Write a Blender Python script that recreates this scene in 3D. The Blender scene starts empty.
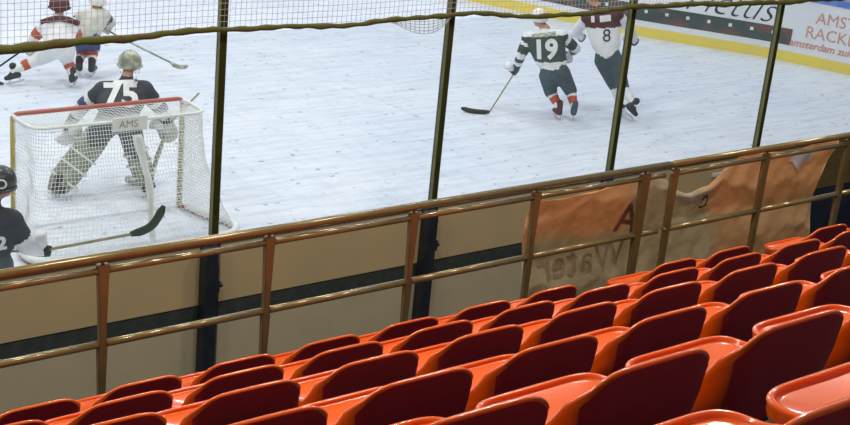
import bpy, bmesh, math, random
from mathutils import Vector, Matrix
from mathutils.bvhtree import BVHTree
random.seed(7)
C = bpy.context.scene.collection
SC = bpy.context.scene

# ------------------------------------------------------------------ camera
CAMZ = 5.247
FPX, PITCH, AZ, ROLL = 1379.99, 0.339585, 0.681325, 0.0974013
fw = Vector((math.sin(AZ)*math.cos(PITCH), math.cos(AZ)*math.cos(PITCH), -math.sin(PITCH)))
rt0 = Vector((math.cos(AZ), -math.sin(AZ), 0)); up0 = rt0.cross(fw)
rt = rt0*math.cos(ROLL) + up0*math.sin(ROLL); up = up0*math.cos(ROLL) - rt0*math.sin(ROLL)
cam = bpy.data.cameras.new('camera'); co = bpy.data.objects.new('camera', cam); C.objects.link(co)
cam.sensor_width = 36; cam.lens = FPX/850*36; cam.clip_start = .05; cam.clip_end = 300
co.matrix_world = Matrix(((rt.x, up.x, -fw.x, 0), (rt.y, up.y, -fw.y, 0), (rt.z, up.z, -fw.z, CAMZ), (0, 0, 0, 1)))
SC.camera = co
# ------------------------------------------------------------------ world, lights, exposure
w = bpy.data.worlds.new('world'); SC.world = w; w.use_nodes = True
w.node_tree.nodes['Background'].inputs[0].default_value = (.70, .70, .80, 1)
w.node_tree.nodes['Background'].inputs[1].default_value = .22
SC.view_settings.view_transform = 'Standard'; SC.view_settings.look = 'None'
SC.view_settings.gamma = 1; SC.view_settings.use_curve_mapping = False
SC.view_settings.exposure = 0.0
def area(name, loc, sx, sy, power, col=(1, 1, 1), rot=(0, 0, 0)):
    l = bpy.data.lights.new(name, 'AREA'); l.shape = 'RECTANGLE'; l.size = sx; l.size_y = sy
    l.energy = power; l.color = col
    o = bpy.data.objects.new(name, l); C.objects.link(o); o.location = loc; o.rotation_euler = rot
    return o
for ix, x in enumerate((0, 7, 14, 21)):
    for iy, y in enumerate((12.5, 18, 24, 31)):
        area('rink_lamp', (x, y, 9.0), 2.4, .4, 285 if x < 5 else 255 if x < 10 else 205 if x < 18 else 165, (.97, .98, 1) if x < 10 else (.88, .93, 1))
for x in (-3, 1.5, 6, 10.5):
    area('stand_lamp', (x, 4.2, 9.0), 1.2, .3, 185, (1, .93, .84))

# ------------------------------------------------------------------ materials
def mat(name, col, rough=.5, metal=0, noise=None, bump=0, spec=.5, coat=0):
    m = bpy.data.materials.new(name); m.use_nodes = True
    nt = m.node_tree; b = nt.nodes['Principled BSDF']
    b.inputs['Base Color'].default_value = (*col, 1); b.inputs['Roughness'].default_value = rough
    b.inputs['Metallic'].default_value = metal; b.inputs['Specular IOR Level'].default_value = spec
    b.inputs['Coat Weight'].default_value = coat; b.inputs['Coat Roughness'].default_value = .08
    tc = nt.nodes.new('ShaderNodeTexCoord')
    if noise:
        sc, col2, lo, hi = noise
        n = nt.nodes.new('ShaderNodeTexNoise'); n.inputs['Scale'].default_value = sc; n.inputs['Detail'].default_value = 6
        r = nt.nodes.new('ShaderNodeValToRGB'); r.color_ramp.elements[0].position = lo; r.color_ramp.elements[1].position = hi
        r.color_ramp.elements[0].color = (*col, 1); r.color_ramp.elements[1].color = (*col2, 1)
        nt.links.new(tc.outputs['Object'], n.inputs['Vector']); nt.links.new(n.outputs[0], r.inputs[0])
        nt.links.new(r.outputs[0], b.inputs['Base Color'])
    if bump:
        n2 = nt.nodes.new('ShaderNodeTexNoise'); n2.inputs['Scale'].default_value = 60
        bp = nt.nodes.new('ShaderNodeBump'); bp.inputs['Strength'].default_value = bump; bp.inputs['Distance'].default_value = .01
        nt.links.new(tc.outputs['Object'], n2.inputs['Vector']); nt.links.new(n2.outputs[0], bp.inputs['Height'])
        nt.links.new(bp.outputs[0], b.inputs['Normal'])
    return m
M = {}
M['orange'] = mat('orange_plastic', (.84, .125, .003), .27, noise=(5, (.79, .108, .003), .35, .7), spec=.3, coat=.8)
M['maroon_back'] = mat('maroon_rear_layer', (.50, .018, .030), .45, noise=(5, (.42, .014, .036), .35, .7))  # darker tone added for the rear of the orange shell
M['steel_dark'] = mat('dark_steel', (.05, .05, .055), .5, .6, noise=(20, (.08, .07, .06), .4, .7))
M['rail'] = mat('bronze_painted_steel', (.27, .20, .07), .23, .3, noise=(9, (.22, .16, .055), .35, .75), coat=.7)
M['rail_post'] = mat('brown_painted_steel', (.21, .145, .05), .4, .15, noise=(9, (.16, .11, .045), .35, .75))
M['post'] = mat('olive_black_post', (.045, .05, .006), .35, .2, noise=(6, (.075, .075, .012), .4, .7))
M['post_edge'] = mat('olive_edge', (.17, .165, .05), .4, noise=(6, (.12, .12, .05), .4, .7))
M['board_post'] = mat('blue_black_post', (.012, .016, .026), .5, 0, noise=(9, (.03, .035, .045), .4, .8))
M['concrete'] = mat('concrete', (.035, .034, .036), .9, noise=(4, (.055, .052, .05), .35, .7), bump=.3)
M['beige'] = mat('beige_board', (.60, .45, .235), .6, noise=(2.2, (.52, .42, .23), .35, .72))
M['greybeige'] = mat('grey_beige_board', (.58, .49, .31), .6, noise=(3.0, (.50, .46, .31), .35, .72))
M['groove'] = mat('dark_green_ledge', (.035, .05, .045), .6, noise=(12, (.07, .08, .07), .4, .8))
M['navy_gate'] = mat('navy_gate', (.014, .022, .045), .5, noise=(6, (.03, .04, .07), .4, .8))
M['white_board'] = mat('white_board', (.78, .80, .80), .35, noise=(1.5, (.70, .73, .75), .35, .75))
M['yellow'] = mat('yellow_kickplate', (.83, .66, .10), .4, noise=(3, (.76, .60, .14), .35, .75))
M['blue'] = mat('blue_cap', (.10, .20, .55), .4, noise=(5, (.16, .26, .6), .4, .7))
M['white_net'] = mat('white_cord', (.80, .81, .78), .8, noise=(5, (.70, .72, .68), .4, .7))
M['grey_net'] = mat('grey_cord', (.50, .50, .48), .8, noise=(5, (.42, .42, .38), .4, .7))
M['rope'] = mat('olive_rope', (.12, .125, .015), .8, noise=(14, (.14, .075, .025), .5, .66), bump=.6)
M['goal_red'] = mat('red_goal_steel', (.45, .09, .07), .4, noise=(6, (.36, .12, .06), .4, .7))
M['goal_post'] = mat('mustard_goal_steel', (.46, .36, .045), .4, noise=(8, (.36, .33, .06), .4, .7))
M['goal_white'] = mat('white_padding', (.78, .80, .76), .6, noise=(6, (.68, .71, .68), .4, .7))
M['white'] = mat('white_cloth', (.80, .80, .80), .8, noise=(9, (.70, .71, .73), .4, .7), bump=.2)
M['navy'] = mat('navy_cloth', (.022, .028, .045), .8, noise=(10, (.035, .045, .05), .4, .7), bump=.2)
M['green'] = mat('dark_green_cloth', (.035, .065, .05), .8, noise=(10, (.05, .07, .075), .4, .7), bump=.2)
M['slate'] = mat('slate_cloth', (.07, .095, .12), .8, noise=(10, (.05, .08, .07), .4, .7), bump=.2)
M['royal'] = mat('royal_blue_cloth', (.045, .065, .20), .8, noise=(10, (.06, .08, .16), .4, .7))
M['maroon'] = mat('maroon_cloth', (.10, .025, .03), .8, noise=(10, (.07, .04, .03), .4, .7))
M['redcloth'] = mat('red_cloth', (.50, .08, .04), .8, noise=(10, (.42, .11, .05), .4, .7))
M['pad'] = mat('grey_green_pad', (.22, .25, .17), .7, noise=(9, (.33, .35, .28), .35, .65))
M['padlight'] = mat('pale_pad', (.55, .57, .50), .7, noise=(9, (.45, .48, .40), .4, .7))
M['skin'] = mat('skin', (.55, .30, .20), .6, noise=(9, (.50, .26, .17), .4, .7))
M['black'] = mat('black_rubber', (.02, .022, .022), .5, noise=(9, (.035, .035, .035), .4, .7))
M['blade'] = mat('steel_blade', (.6, .62, .65), .25, .9, noise=(9, (.5, .5, .52), .4, .7))
M['wood'] = mat('pale_stick', (.36, .33, .17), .5, noise=(9, (.26, .26, .13), .4, .7))
M['tape'] = mat('dark_green_tape', (.02, .035, .015), .8, noise=(9, (.035, .05, .02), .4, .7))
M['helmet_white'] = mat('white_helmet', (.75, .75, .68), .3, noise=(9, (.66, .67, .6), .4, .7))
M['helmet_grey'] = mat('olive_grey_helmet', (.24, .26, .18), .35, noise=(16, (.50, .50, .40), .42, .6))
M['helmet_dark'] = mat('dark_helmet', (.03, .035, .035), .3, noise=(9, (.05, .055, .05), .4, .7))
M['ink'] = mat('black_ink', (.03, .035, .04), .6, noise=(9, (.05, .05, .055), .4, .7))
M['redink'] = mat('faded_red_ink', (.62, .27, .20), .6, noise=(9, (.66, .36, .24), .4, .7))
M['strip'] = mat('dark_advert_strip', (.05, .075, .065), .5, noise=(2.5, (.16, .075, .07), .45, .62))
M['whiteink'] = mat('white_ink', (.75, .77, .74), .6, noise=(9, (.66, .68, .66), .4, .7))
M['greyink'] = mat('grey_brown_ink', (.33, .24, .15), .7, noise=(9, (.40, .30, .18), .4, .7))

# ice: bluish white with scratches and small dark scuffs
m = bpy.data.materials.new('ice'); m.use_nodes = True; nt = m.node_tree; b = nt.nodes['Principled BSDF']
tc = nt.nodes.new('ShaderNodeTexCoord')
def tex(scale, vec, detail=5, rough=.6):
    mp = nt.nodes.new('ShaderNodeMapping'); mp.inputs['Scale'].default_value = scale
    mp.inputs['Rotation'].default_value = vec
    n = nt.nodes.new('ShaderNodeTexNoise'); n.inputs['Scale'].default_value = 1; n.inputs['Detail'].default_value = detail
    n.inputs['Roughness'].default_value = rough
    nt.links.new(tc.outputs['Object'], mp.inputs[0]); nt.links.new(mp.outputs[0], n.inputs['Vector']); return n
def ramp(src, stops):
    r = nt.nodes.new('ShaderNodeValToRGB'); e = r.color_ramp.elements
    e[0].position, e[0].color = stops[0][0], (*stops[0][1], 1); e[1].position, e[1].color = stops[1][0], (*stops[1][1], 1)
    nt.links.new(src.outputs[0], r.inputs[0]); return r
def mul(a, bb, f=1):
    x = nt.nodes.new('ShaderNodeMix'); x.data_type = 'RGBA'; x.blend_type = 'MULTIPLY'; x.inputs[0].default_value = f
    nt.links.new(a.outputs[2] if a.bl_idname == 'ShaderNodeMix' else a.outputs[0], x.inputs[6]); nt.links.new(bb.outputs[0], x.inputs[7]); return x
base = ramp(tex((.35, .5, 1), (0, 0, .3)), [(.35, (.70, .76, .84)), (.7, (.80, .83, .87))])
scr = ramp(tex((.9, 9, 1), (0, 0, -.5), 7, .7), [(.36, (.80, .82, .87)), (.56, (1, 1, 1))])
scr2 = ramp(tex((7, .8, 1), (0, 0, -.2), 7, .7), [(.34, (.90, .91, .92)), (.50, (1, 1, 1))])
spots = ramp(tex((8, 8, 1), (0, 0, 0), 2, .5), [(.30, (.50, .53, .56)), (.34, (1, 1, 1))])
mm = mul(mul(mul(base, scr), scr2), spots)
nt.links.new(mm.outputs[2], b.inputs['Base Color']); b.inputs['Roughness'].default_value = .38
b.inputs['Specular IOR Level'].default_value = .3
M['ice'] = m
# thin rink glass
m = bpy.data.materials.new('rink_glass'); m.use_nodes = True; nt = m.node_tree; nt.nodes.clear()
out = nt.nodes.new('ShaderNodeOutputMaterial'); tr = nt.nodes.new('ShaderNodeBsdfTransparent'); gl = nt.nodes.new('ShaderNodeBsdfGlossy')
df = nt.nodes.new('ShaderNodeBsdfDiffuse'); df.inputs[0].default_value = (.75, .8, .9, 1)
mx0 = nt.nodes.new('ShaderNodeMixShader'); mx0.inputs[0].default_value = .02
tr.inputs[0].default_value = (.97, .985, .98, 1); gl.inputs['Roughness'].default_value = .03
mx = nt.nodes.new('ShaderNodeMixShader'); mx.inputs[0].default_value = .04
nt.links.new(tr.outputs[0], mx0.inputs[1]); nt.links.new(df.outputs[0], mx0.inputs[2])
nt.links.new(mx0.outputs[0], mx.inputs[1]); nt.links.new(gl.outputs[0], mx.inputs[2]); nt.links.new(mx.outputs[0], out.inputs[0])
M['glass'] = m
# banner: printed sheet seen from the back, orange fields on beige
m = bpy.data.materials.new('banner_cloth'); m.use_nodes = True; nt = m.node_tree; b = nt.nodes['Principled BSDF']
tc = nt.nodes.new('ShaderNodeTexCoord')
sep = nt.nodes.new('ShaderNodeSeparateXYZ'); nt.links.new(tc.outputs['Object'], sep.inputs[0])
def mth(op, a, b_=None, c=None):
    n = nt.nodes.new('ShaderNodeMath'); n.operation = op
    for i, q in enumerate((a, b_, c)):
        if q is None: continue
        if isinstance(q, (int, float)): n.inputs[i].default_value = q
        else: nt.links.new(q, n.inputs[i])
    return n.outputs[0]
def sst(v, lo, hi):
    n = nt.nodes.new('ShaderNodeMapRange'); n.interpolation_type = 'SMOOTHSTEP'; nt.links.new(v, n.inputs[0]); n.inputs[1].default_value = lo; n.inputs[2].default_value = hi; return n.outputs[0]
wob = tex((2.6, 1, 2.6), (0, 0, 0), 3, .5)
zz = mth('ADD', sep.outputs[2], mth('MULTIPLY', wob.outputs[0], .25)); xx = mth('ADD', sep.outputs[0], mth('MULTIPLY', wob.outputs[0], .35))
leftf = mth('MULTIPLY', sst(zz, 2.20, 2.34), mth('SUBTRACT', 1.0, sst(xx, 6.75, 6.95)))
diag = mth('ADD', xx, mth('MULTIPLY', sep.outputs[2], .55))
fac = mth('MULTIPLY', mth('MAXIMUM', leftf, mth('MULTIPLY', sst(diag, 8.70, 8.95), mth('SUBTRACT', 1.0, mth('MULTIPLY', .35, mth('SUBTRACT', 1.0, sst(zz, 2.15, 2.35)))))), .66)
r1 = nt.nodes.new('ShaderNodeValToRGB'); r1.color_ramp.elements[0].color = (.58, .49, .32, 1); r1.color_ramp.elements[1].color = (.80, .43, .19, 1)
nt.links.new(fac, r1.inputs[0])
a2 = tex((6, 1, 9), (0, .5, 0), 6, .65); r2 = ramp(a2, [(.33, (.80, .77, .73)), (.55, (1, 1, 1))])
mm = mul(r1, r2)
nt.links.new(mm.outputs[2], b.inputs['Base Color']); b.inputs['Roughness'].default_value = .7
M['banner'] = m

# ------------------------------------------------------------------ mesh helpers
def link(name, bm, material, parent=None, smooth=False):
    me = bpy.data.meshes.new(name); bm.to_mesh(me); bm.free()
    mats = material if isinstance(material, (list, tuple)) else [material]
    for x in mats: me.materials.append(x)
    if smooth: me.polygons.foreach_set('use_smooth', [True]*len(me.polygons))
    o = bpy.data.objects.new(name, me); C.objects.link(o)
    if parent: o.parent = parent
    return o
def tag(o, label=None, cat=None, group=None, kind=None):
    if label: o['label'] = label
    if cat: o['category'] = cat
    if group: o['group'] = group
    if kind: o['kind'] = kind
    return o
def empty(name, loc=(0, 0, 0), rz=0):
    o = bpy.data.objects.new(name, None); C.objects.link(o); o.location = loc; o.rotation_euler = (0, 0, rz)
    o.empty_display_size = .1; return o
def box(bm, x0, x1, y0, y1, z0, z1, bev=0):
    g = bmesh.ops.create_cube(bm, size=1)
    bmesh.ops.scale(bm, vec=(x1-x0, y1-y0, z1-z0), verts=g['verts'])
    bmesh.ops.translate(bm, vec=((x0+x1)/2, (y0+y1)/2, (z0+z1)/2), verts=g['verts'])
    if bev:
        ed = list({e for v in g['verts'] for e in v.link_edges})
        bmesh.ops.bevel(bm, geom=ed, offset=bev, segments=2, affect='EDGES', profile=.5)
    return bm
def frames(pts):
    n = len(pts); T = []
    for i in range(n):
        d = (pts[min(i+1, n-1)] - pts[max(i-1, 0)]); T.append(d.normalized() if d.length > 1e-9 else Vector((0, 0, 1)))
    N = []; ref = Vector((0, 0, 1)) if abs(T[0].z) < .9 else Vector((0, 1, 0))
    nn = (ref - T[0]*ref.dot(T[0])).normalized()
    for i in range(n):
        nn = (nn - T[i]*nn.dot(T[i])).normalized(); N.append((nn.copy(), T[i].cross(nn)))
    return T, N
def tube(bm, pts, r, seg=10, flat=1.0):
    pts = [Vector(p) for p in pts]; T, N = frames(pts); rings = []
    for i, p in enumerate(pts):
        rr = r[i] if isinstance(r, (list, tuple)) else r; a, c = N[i]
        rings.append([bm.verts.new(p + (a*math.cos(2*math.pi*k/seg) + c*math.sin(2*math.pi*k/seg)*flat)*rr) for k in range(seg)])
    for i in range(len(rings)-1):
        for k in range(seg):
            bm.faces.new((rings[i][k], rings[i][(k+1) % seg], rings[i+1][(k+1) % seg], rings[i+1][k]))
    bm.faces.new(rings[0][::-1]); bm.faces.new(rings[-1]); return bm
def strand(bm, pts, r): return tube(bm, pts, r, 3)
def capsule(bm, a, b, ra, rb, seg=14):
    a = Vector(a); b = Vector(b); d = b - a; L = max(d.length, 1e-4); dn = d/L if d.length > 1e-4 else Vector((0, 0, 1))
    pts = []; rs = []
    for k in range(5):
        t = math.pi/2*k/5; pts.append(a - dn*ra*math.cos(t)*.999); rs.append(max(ra*math.sin(t), .001))
    for k in range(5, -1, -1):
        t = math.pi/2*k/5
        if k == 5: pts.append(a); rs.append(ra); pts.append(b); rs.append(rb)
        else: pts.append(b + dn*rb*math.cos(t)*.999); rs.append(max(rb*math.sin(t), .001))
    tube(bm, pts, rs, seg); return bm
def ellipsoid(bm, c, r, seg=20, rot=None):
    g = bmesh.ops.create_uvsphere(bm, u_segments=seg, v_segments=seg//2+2, radius=1)
    bmesh.ops.scale(bm, vec=r, verts=g['verts'])
    if rot: bmesh.ops.rotate(bm, cent=(0, 0, 0), matrix=rot, verts=g['verts'])
    bmesh.ops.translate(bm, vec=c, verts=g['verts']); return g['verts']
def spline(pts, n=8):
    pts = [Vector(p) for p in pts]; out = []
    P = [pts[0]*2-pts[1]] + pts + [pts[-1]*2-pts[-2]]
    for i in range(1, len(P)-2):
        for k in range(n):
            t = k/n; a, b_, c, d = P[i-1], P[i], P[i+1], P[i+2]
            out.append(.5*((2*b_)+(c-a)*t+(2*a-5*b_+4*c-d)*t*t+(3*b_-a-3*c+d)*t**3))
    out.append(pts[-1]); return out
def cut_grid(bm, step):
    for ax in (0, 1):
        vs = [v.co[ax] for v in bm.verts]
        if not vs: return
        lo, hi = min(vs), max(vs); p = lo + step
        while p < hi:
            no = Vector((1, 0, 0)) if ax == 0 else Vector((0, 1, 0)); c0 = no*p
            bmesh.ops.bisect_plane(bm, geom=bm.verts[:]+bm.edges[:]+bm.faces[:], plane_co=c0, plane_no=no); p += step
def text_bm(s, size, shear=0, step=None, bold=0):
    cu = bpy.data.curves.new('txt', 'FONT'); cu.body = s; cu.size = size; cu.shear = shear; cu.align_x = 'CENTER'; cu.align_y = 'CENTER'
    cu.offset = bold; cu.resolution_u = 3
    to = bpy.data.objects.new('txt', cu); C.objects.link(to); bpy.context.view_layer.update()
    me = bpy.data.meshes.new_from_object(to.evaluated_get(bpy.context.evaluated_depsgraph_get()))
    bm = bmesh.new(); bm.from_mesh(me); bpy.data.objects.remove(to); bpy.data.curves.remove(cu); bpy.data.meshes.remove(me)
    if step: cut_grid(bm, step)
    return bm
def rect_bm(wd, ht, step=None):
    bm = bmesh.new(); vs = [bm.verts.new((x, y, 0)) for x, y in ((-wd/2, -ht/2), (wd/2, -ht/2), (wd/2, ht/2), (-wd/2, ht/2))]
    bm.faces.new(vs)
    if step: cut_grid(bm, step)
    return bm

# ------------------------------------------------------------------ setting: ice, stands
bm = bmesh.new(); box(bm, -14, 32, 8.9, 44, -.2, 0); o = link('floor', bm, M['ice']); o['kind'] = 'structure'
bm = bmesh.new(); box(bm, -14, 32, -6, 8.68, -.2, -.01); o = link('floor', bm, M['concrete']); o['kind'] = 'structure'
ROWS = [(5.075, 2.329, 3.272), (4.25, 2.746, 2.784), (3.46, 3.140, 2.336), (2.665, 3.526, 1.890), (1.818, 3.958, 1.851), (1.0, 4.375, 1.81)]
SEATH = .70
for k, (Y, z, x0) in enumerate(ROWS + [(.2, 4.76, 0), (-.6, 5.16, 0)]):
    bm = bmesh.new(); front = Y + (.80 if k == 0 else .60)
    if k == 0: front = 6.06
    back = (ROWS + [(.2, 4.76, 0), (-.6, 5.16, 0), (-1.4, 0, 0)])[k+1][0] + .60
    box(bm, -8, 20, back, front, -.02, z-SEATH, .01)
    o = link('trim_%d' % (k+1), bm, M['concrete']); o['kind'] = 'structure'
# back wall and side walls of the hall far away (dim)
# ------------------------------------------------------------------ seat
def rim_z(y):
    P = [(-.02, 0), (.010, -.004), (.035, -.045), (.085, -.140), (.13, -.182), (.20, -.218), (.30, -.240), (.36, -.241), (.42, -.243)]
    if y <= P[0][0]: return P[0][1]
    for (a, za), (b_, zb) in zip(P, P[1:]):
        if y <= b_: return za+(zb-za)*(y-a)/(b_-a)
    return P[-1][1]
def rim_smooth(y): return sum(rim_z(y+d*.006) for d in range(-4, 5))/9
def make_seat():
    root = empty('stadium_seat')
    bm = bmesh.new(); NT = 120; hw, hd, yc = .222, .195, .19; ex = 6.0
    loop = []
    for i in range(NT):
        t = 2*math.pi*i/NT; c, s = math.cos(t), math.sin(t)
        # back edge (y small) bows slightly backward, corners rounded
        x = hw*math.copysign(abs(c)**(2/ex), c); y = yc + hd*math.copysign(abs(s)**(2/ex), s)
        x *= 1-.03*max(0, y-.1)/.3
        loop.append((x, y))
    C0 = Vector((0, .215, -.262))
    def corner(i):
        x, y = loop[i]; return -.055*max(0, (abs(x)-.085)/.137)**2.8*max(0, min(1, (.06-y)/.05))
    def zr(i): return corner(i) + (rim_smooth(loop[(i-1) % NT][1]) + 2*rim_smooth(loop[i][1]) + rim_smooth(loop[(i+1) % NT][1]))/4
    rings = []
    prof = []
    for r in (.16, .32, .48, .62, .74, .83, .90, .95):
        prof.append(('in', r))
    for i_ in range(5): prof.append(('lip', i_/4))
    for d in (.12, .3, .5, .7, .85, .95, 1.0): prof.append(('out', d))
    for d in (.8, .5, .2): prof.append(('bot', d))
    cin = bm.verts.new(C0)
    for kind, q in prof:
        ring = []
        for i in range(NT):
            x, y = loop[i]; z = zr(i); P_ = Vector((x, y, z)); out = Vector((x, y-.19, 0)).normalized()
            back = max(0, min(1, (.10-y)/.09))
            if kind == 'in':
                zi = C0.z + (z-.002-C0.z)*(q**(2.2 + 2.0*max(0, min(1, (.14-y)/.12)))); xy = C0 + (P_-C0)*(q*.955/.95*.965)
                v = Vector((xy.x, xy.y, zi))
            elif kind == 'lip':
                a = math.pi*(1-q); rr = .0085
                cpt = P_ - out*.0085
                v = cpt + out*(rr*math.cos(a)) + Vector((0, 0, rr*math.sin(a)))
            elif kind == 'out':
                zb = -.305
                zz = z + (zb - z)*q
                inset = .004 + (.030+.015*back)*(q**2.2) - .004*math.sin(math.pi*q)
                v = P_ - out*inset; v.z = zz
                v.y += back*(.030*q)
            else:
                zb = -.305; P2 = P_ - out*.06; P2.y += back*.03
                v = C0 + (P2-C0)*q; v.z = zb - .012*(1-q)
            ring.append(bm.verts.new(v))
        rings.append(ring)
    for i in range(NT): bm.faces.new((cin, rings[0][i], rings[0][(i+1) % NT]))
    for a, b_ in zip(rings, rings[1:]):
        for i in range(NT): bm.faces.new((a[i], b_[i], b_[(i+1) % NT], a[(i+1) % NT]))
    bm.faces.new(rings[-1][::-1])
    bmesh.ops.recalc_face_normals(bm, faces=bm.faces[:])
    sh = link('seat_shell', bm, M['orange'], root, True)
    # darker maroon layer added over the orange rear face, following its curve
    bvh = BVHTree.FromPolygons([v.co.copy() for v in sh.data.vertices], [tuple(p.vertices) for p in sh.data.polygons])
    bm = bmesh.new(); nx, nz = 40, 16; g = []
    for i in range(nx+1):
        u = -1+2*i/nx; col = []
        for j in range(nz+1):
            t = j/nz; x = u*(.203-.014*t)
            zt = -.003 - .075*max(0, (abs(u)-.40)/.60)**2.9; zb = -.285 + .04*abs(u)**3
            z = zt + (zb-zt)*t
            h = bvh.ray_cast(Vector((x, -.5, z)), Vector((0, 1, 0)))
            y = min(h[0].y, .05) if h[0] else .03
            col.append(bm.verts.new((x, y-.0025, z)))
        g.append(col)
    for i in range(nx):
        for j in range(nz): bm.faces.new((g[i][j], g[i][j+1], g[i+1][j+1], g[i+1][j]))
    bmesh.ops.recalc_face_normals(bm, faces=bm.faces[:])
    link('dark_rear_layer', bm, M['maroon_back'], root, True)
    bm = bmesh.new(); box(bm, -.12, .12, .10, .30, -.345, -.312, .006); link('mounting_bracket', bm, M['steel_dark'], root)
    bm = bmesh.new(); tube(bm, [(0, .2, -.34), (0, .2, -SEATH-.014)], .028, 14)
    box(bm, -.08, .08, .12, .28, -SEATH-.026, -SEATH-.014, .003); link('pedestal', bm, M['steel_dark'], root)
    return root
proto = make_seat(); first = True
def copy_tree(o, parent=None):
    c = o.copy(); C.objects.link(c); c.parent = parent
    for ch in list(o.children): copy_tree(ch, c)
    return c
rowname = ['front row beside the railing', 'second row back from the railing', 'third row back from the railing',
           'fourth row back from the railing', 'fifth row back from the railing', 'nearest row at the bottom of the photo']
ordn = ['leftmost', 'second from left', 'third from left', 'fourth from left', 'fifth from left', 'sixth from left', 'seventh from left',
        'eighth from left', 'ninth from left', 'tenth from left', 'eleventh from left', 'twelfth from left']
SPAN = [(-3, 11, (5, 8)), (-2, 9, ()), (-1, 8, ()), (-1, 7, ()), (-1, 4, ()), (0, 2, ())]
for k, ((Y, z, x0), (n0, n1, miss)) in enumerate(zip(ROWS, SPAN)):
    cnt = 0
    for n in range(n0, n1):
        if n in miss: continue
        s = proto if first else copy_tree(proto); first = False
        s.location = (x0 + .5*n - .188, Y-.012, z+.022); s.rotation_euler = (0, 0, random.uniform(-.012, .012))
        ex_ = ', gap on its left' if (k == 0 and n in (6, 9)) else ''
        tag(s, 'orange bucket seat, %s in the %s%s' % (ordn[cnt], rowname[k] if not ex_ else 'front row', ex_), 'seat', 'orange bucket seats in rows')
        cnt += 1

# ------------------------------------------------------------------ guard railing
YR = 5.90; ZT = CAMZ-.4465*YR; ZB = CAMZ-.4583*YR; ZM = CAMZ-.5265*YR
def railing(x0, x1, posts, joints, label):
    r = empty('guard_railing', (x0, YR, 1.63)); o0 = Vector((x0, YR, 1.63))
    def L(x, y, z): return Vector((x, y, z)) - o0
    bm = bmesh.new(); tube(bm, [L(x0, YR, ZT), L(x1, YR, ZT)], .024, 16); link('handrail', bm, M['rail'], r, True)
    xs = [x0] + list(joints) + [x1]
    for a, b_ in zip(xs, xs[1:]):
        bm = bmesh.new(); tube(bm, [L(a+.03, YR, ZB), L(b_-.03, YR, ZB)], .018, 12); link('top_rail', bm, M['rail'], r, True)
        bm = bmesh.new(); tube(bm, [L(a+.025, YR, ZM), L(b_-.025, YR, ZM)], .020, 14); link('middle_rail', bm, M['rail'], r, True)
    for x, w0, w1 in posts:
        bm = bmesh.new()
        zs = [(ZB+.035, w0), (ZM+.02, w1), (ZM-.02, w0*.8), (1.63, w1*.7)]
        ring = []
        for z, ww in zs:
            ring.append([bm.verts.new(L(x+dx*ww/2, YR+dy*.018, z)) for dx, dy in ((-1, -1), (1, -1), (1, 1), (-1, 1))])
        for a, b_ in zip(ring, ring[1:]):
            for i in range(4): bm.faces.new((a[i], a[(i+1) % 4], b_[(i+1) % 4], b_[i]))
        bm.faces.new(ring[0]); bm.faces.new(ring[-1][::-1]); bmesh.ops.recalc_face_normals(bm, faces=bm.faces[:])
        bmesh.ops.bevel(bm, geom=bm.edges[:], offset=.004, segments=2, affect='EDGES')
        link('railing_post', bm, M['rail_post'], r)
        bm = bmesh.new(); tube(bm, [L(x-.001, YR, ZT-.075), L(x-.001, YR, ZT)], .010, 10); link('bracket', bm, M['rail'], r, True)
    tag(r, label, 'railing'); return r
xp = [.469-.163*2, .469-.163, .469, .632, .797, .959]
pl = [(q*YR, .062, .034) for q in xp] + [(1.123*YR, .085, .07)]
railing(.08*YR, 1.160*YR, pl, [p[0] for p in pl], 'bronze tube railing with tapered posts in front of the seats, left run')
pr = [(1.172*YR, .06, .05), (1.334*YR, .06, .05), (1.497*YR, .075, .045), (1.66*YR, .07, .04), (1.82*YR, .07, .04)]
railing(1.166*YR, 1.95*YR, pr, [p[0] for p in pr], 'bronze tube railing behind the drooping banner, right run')

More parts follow.
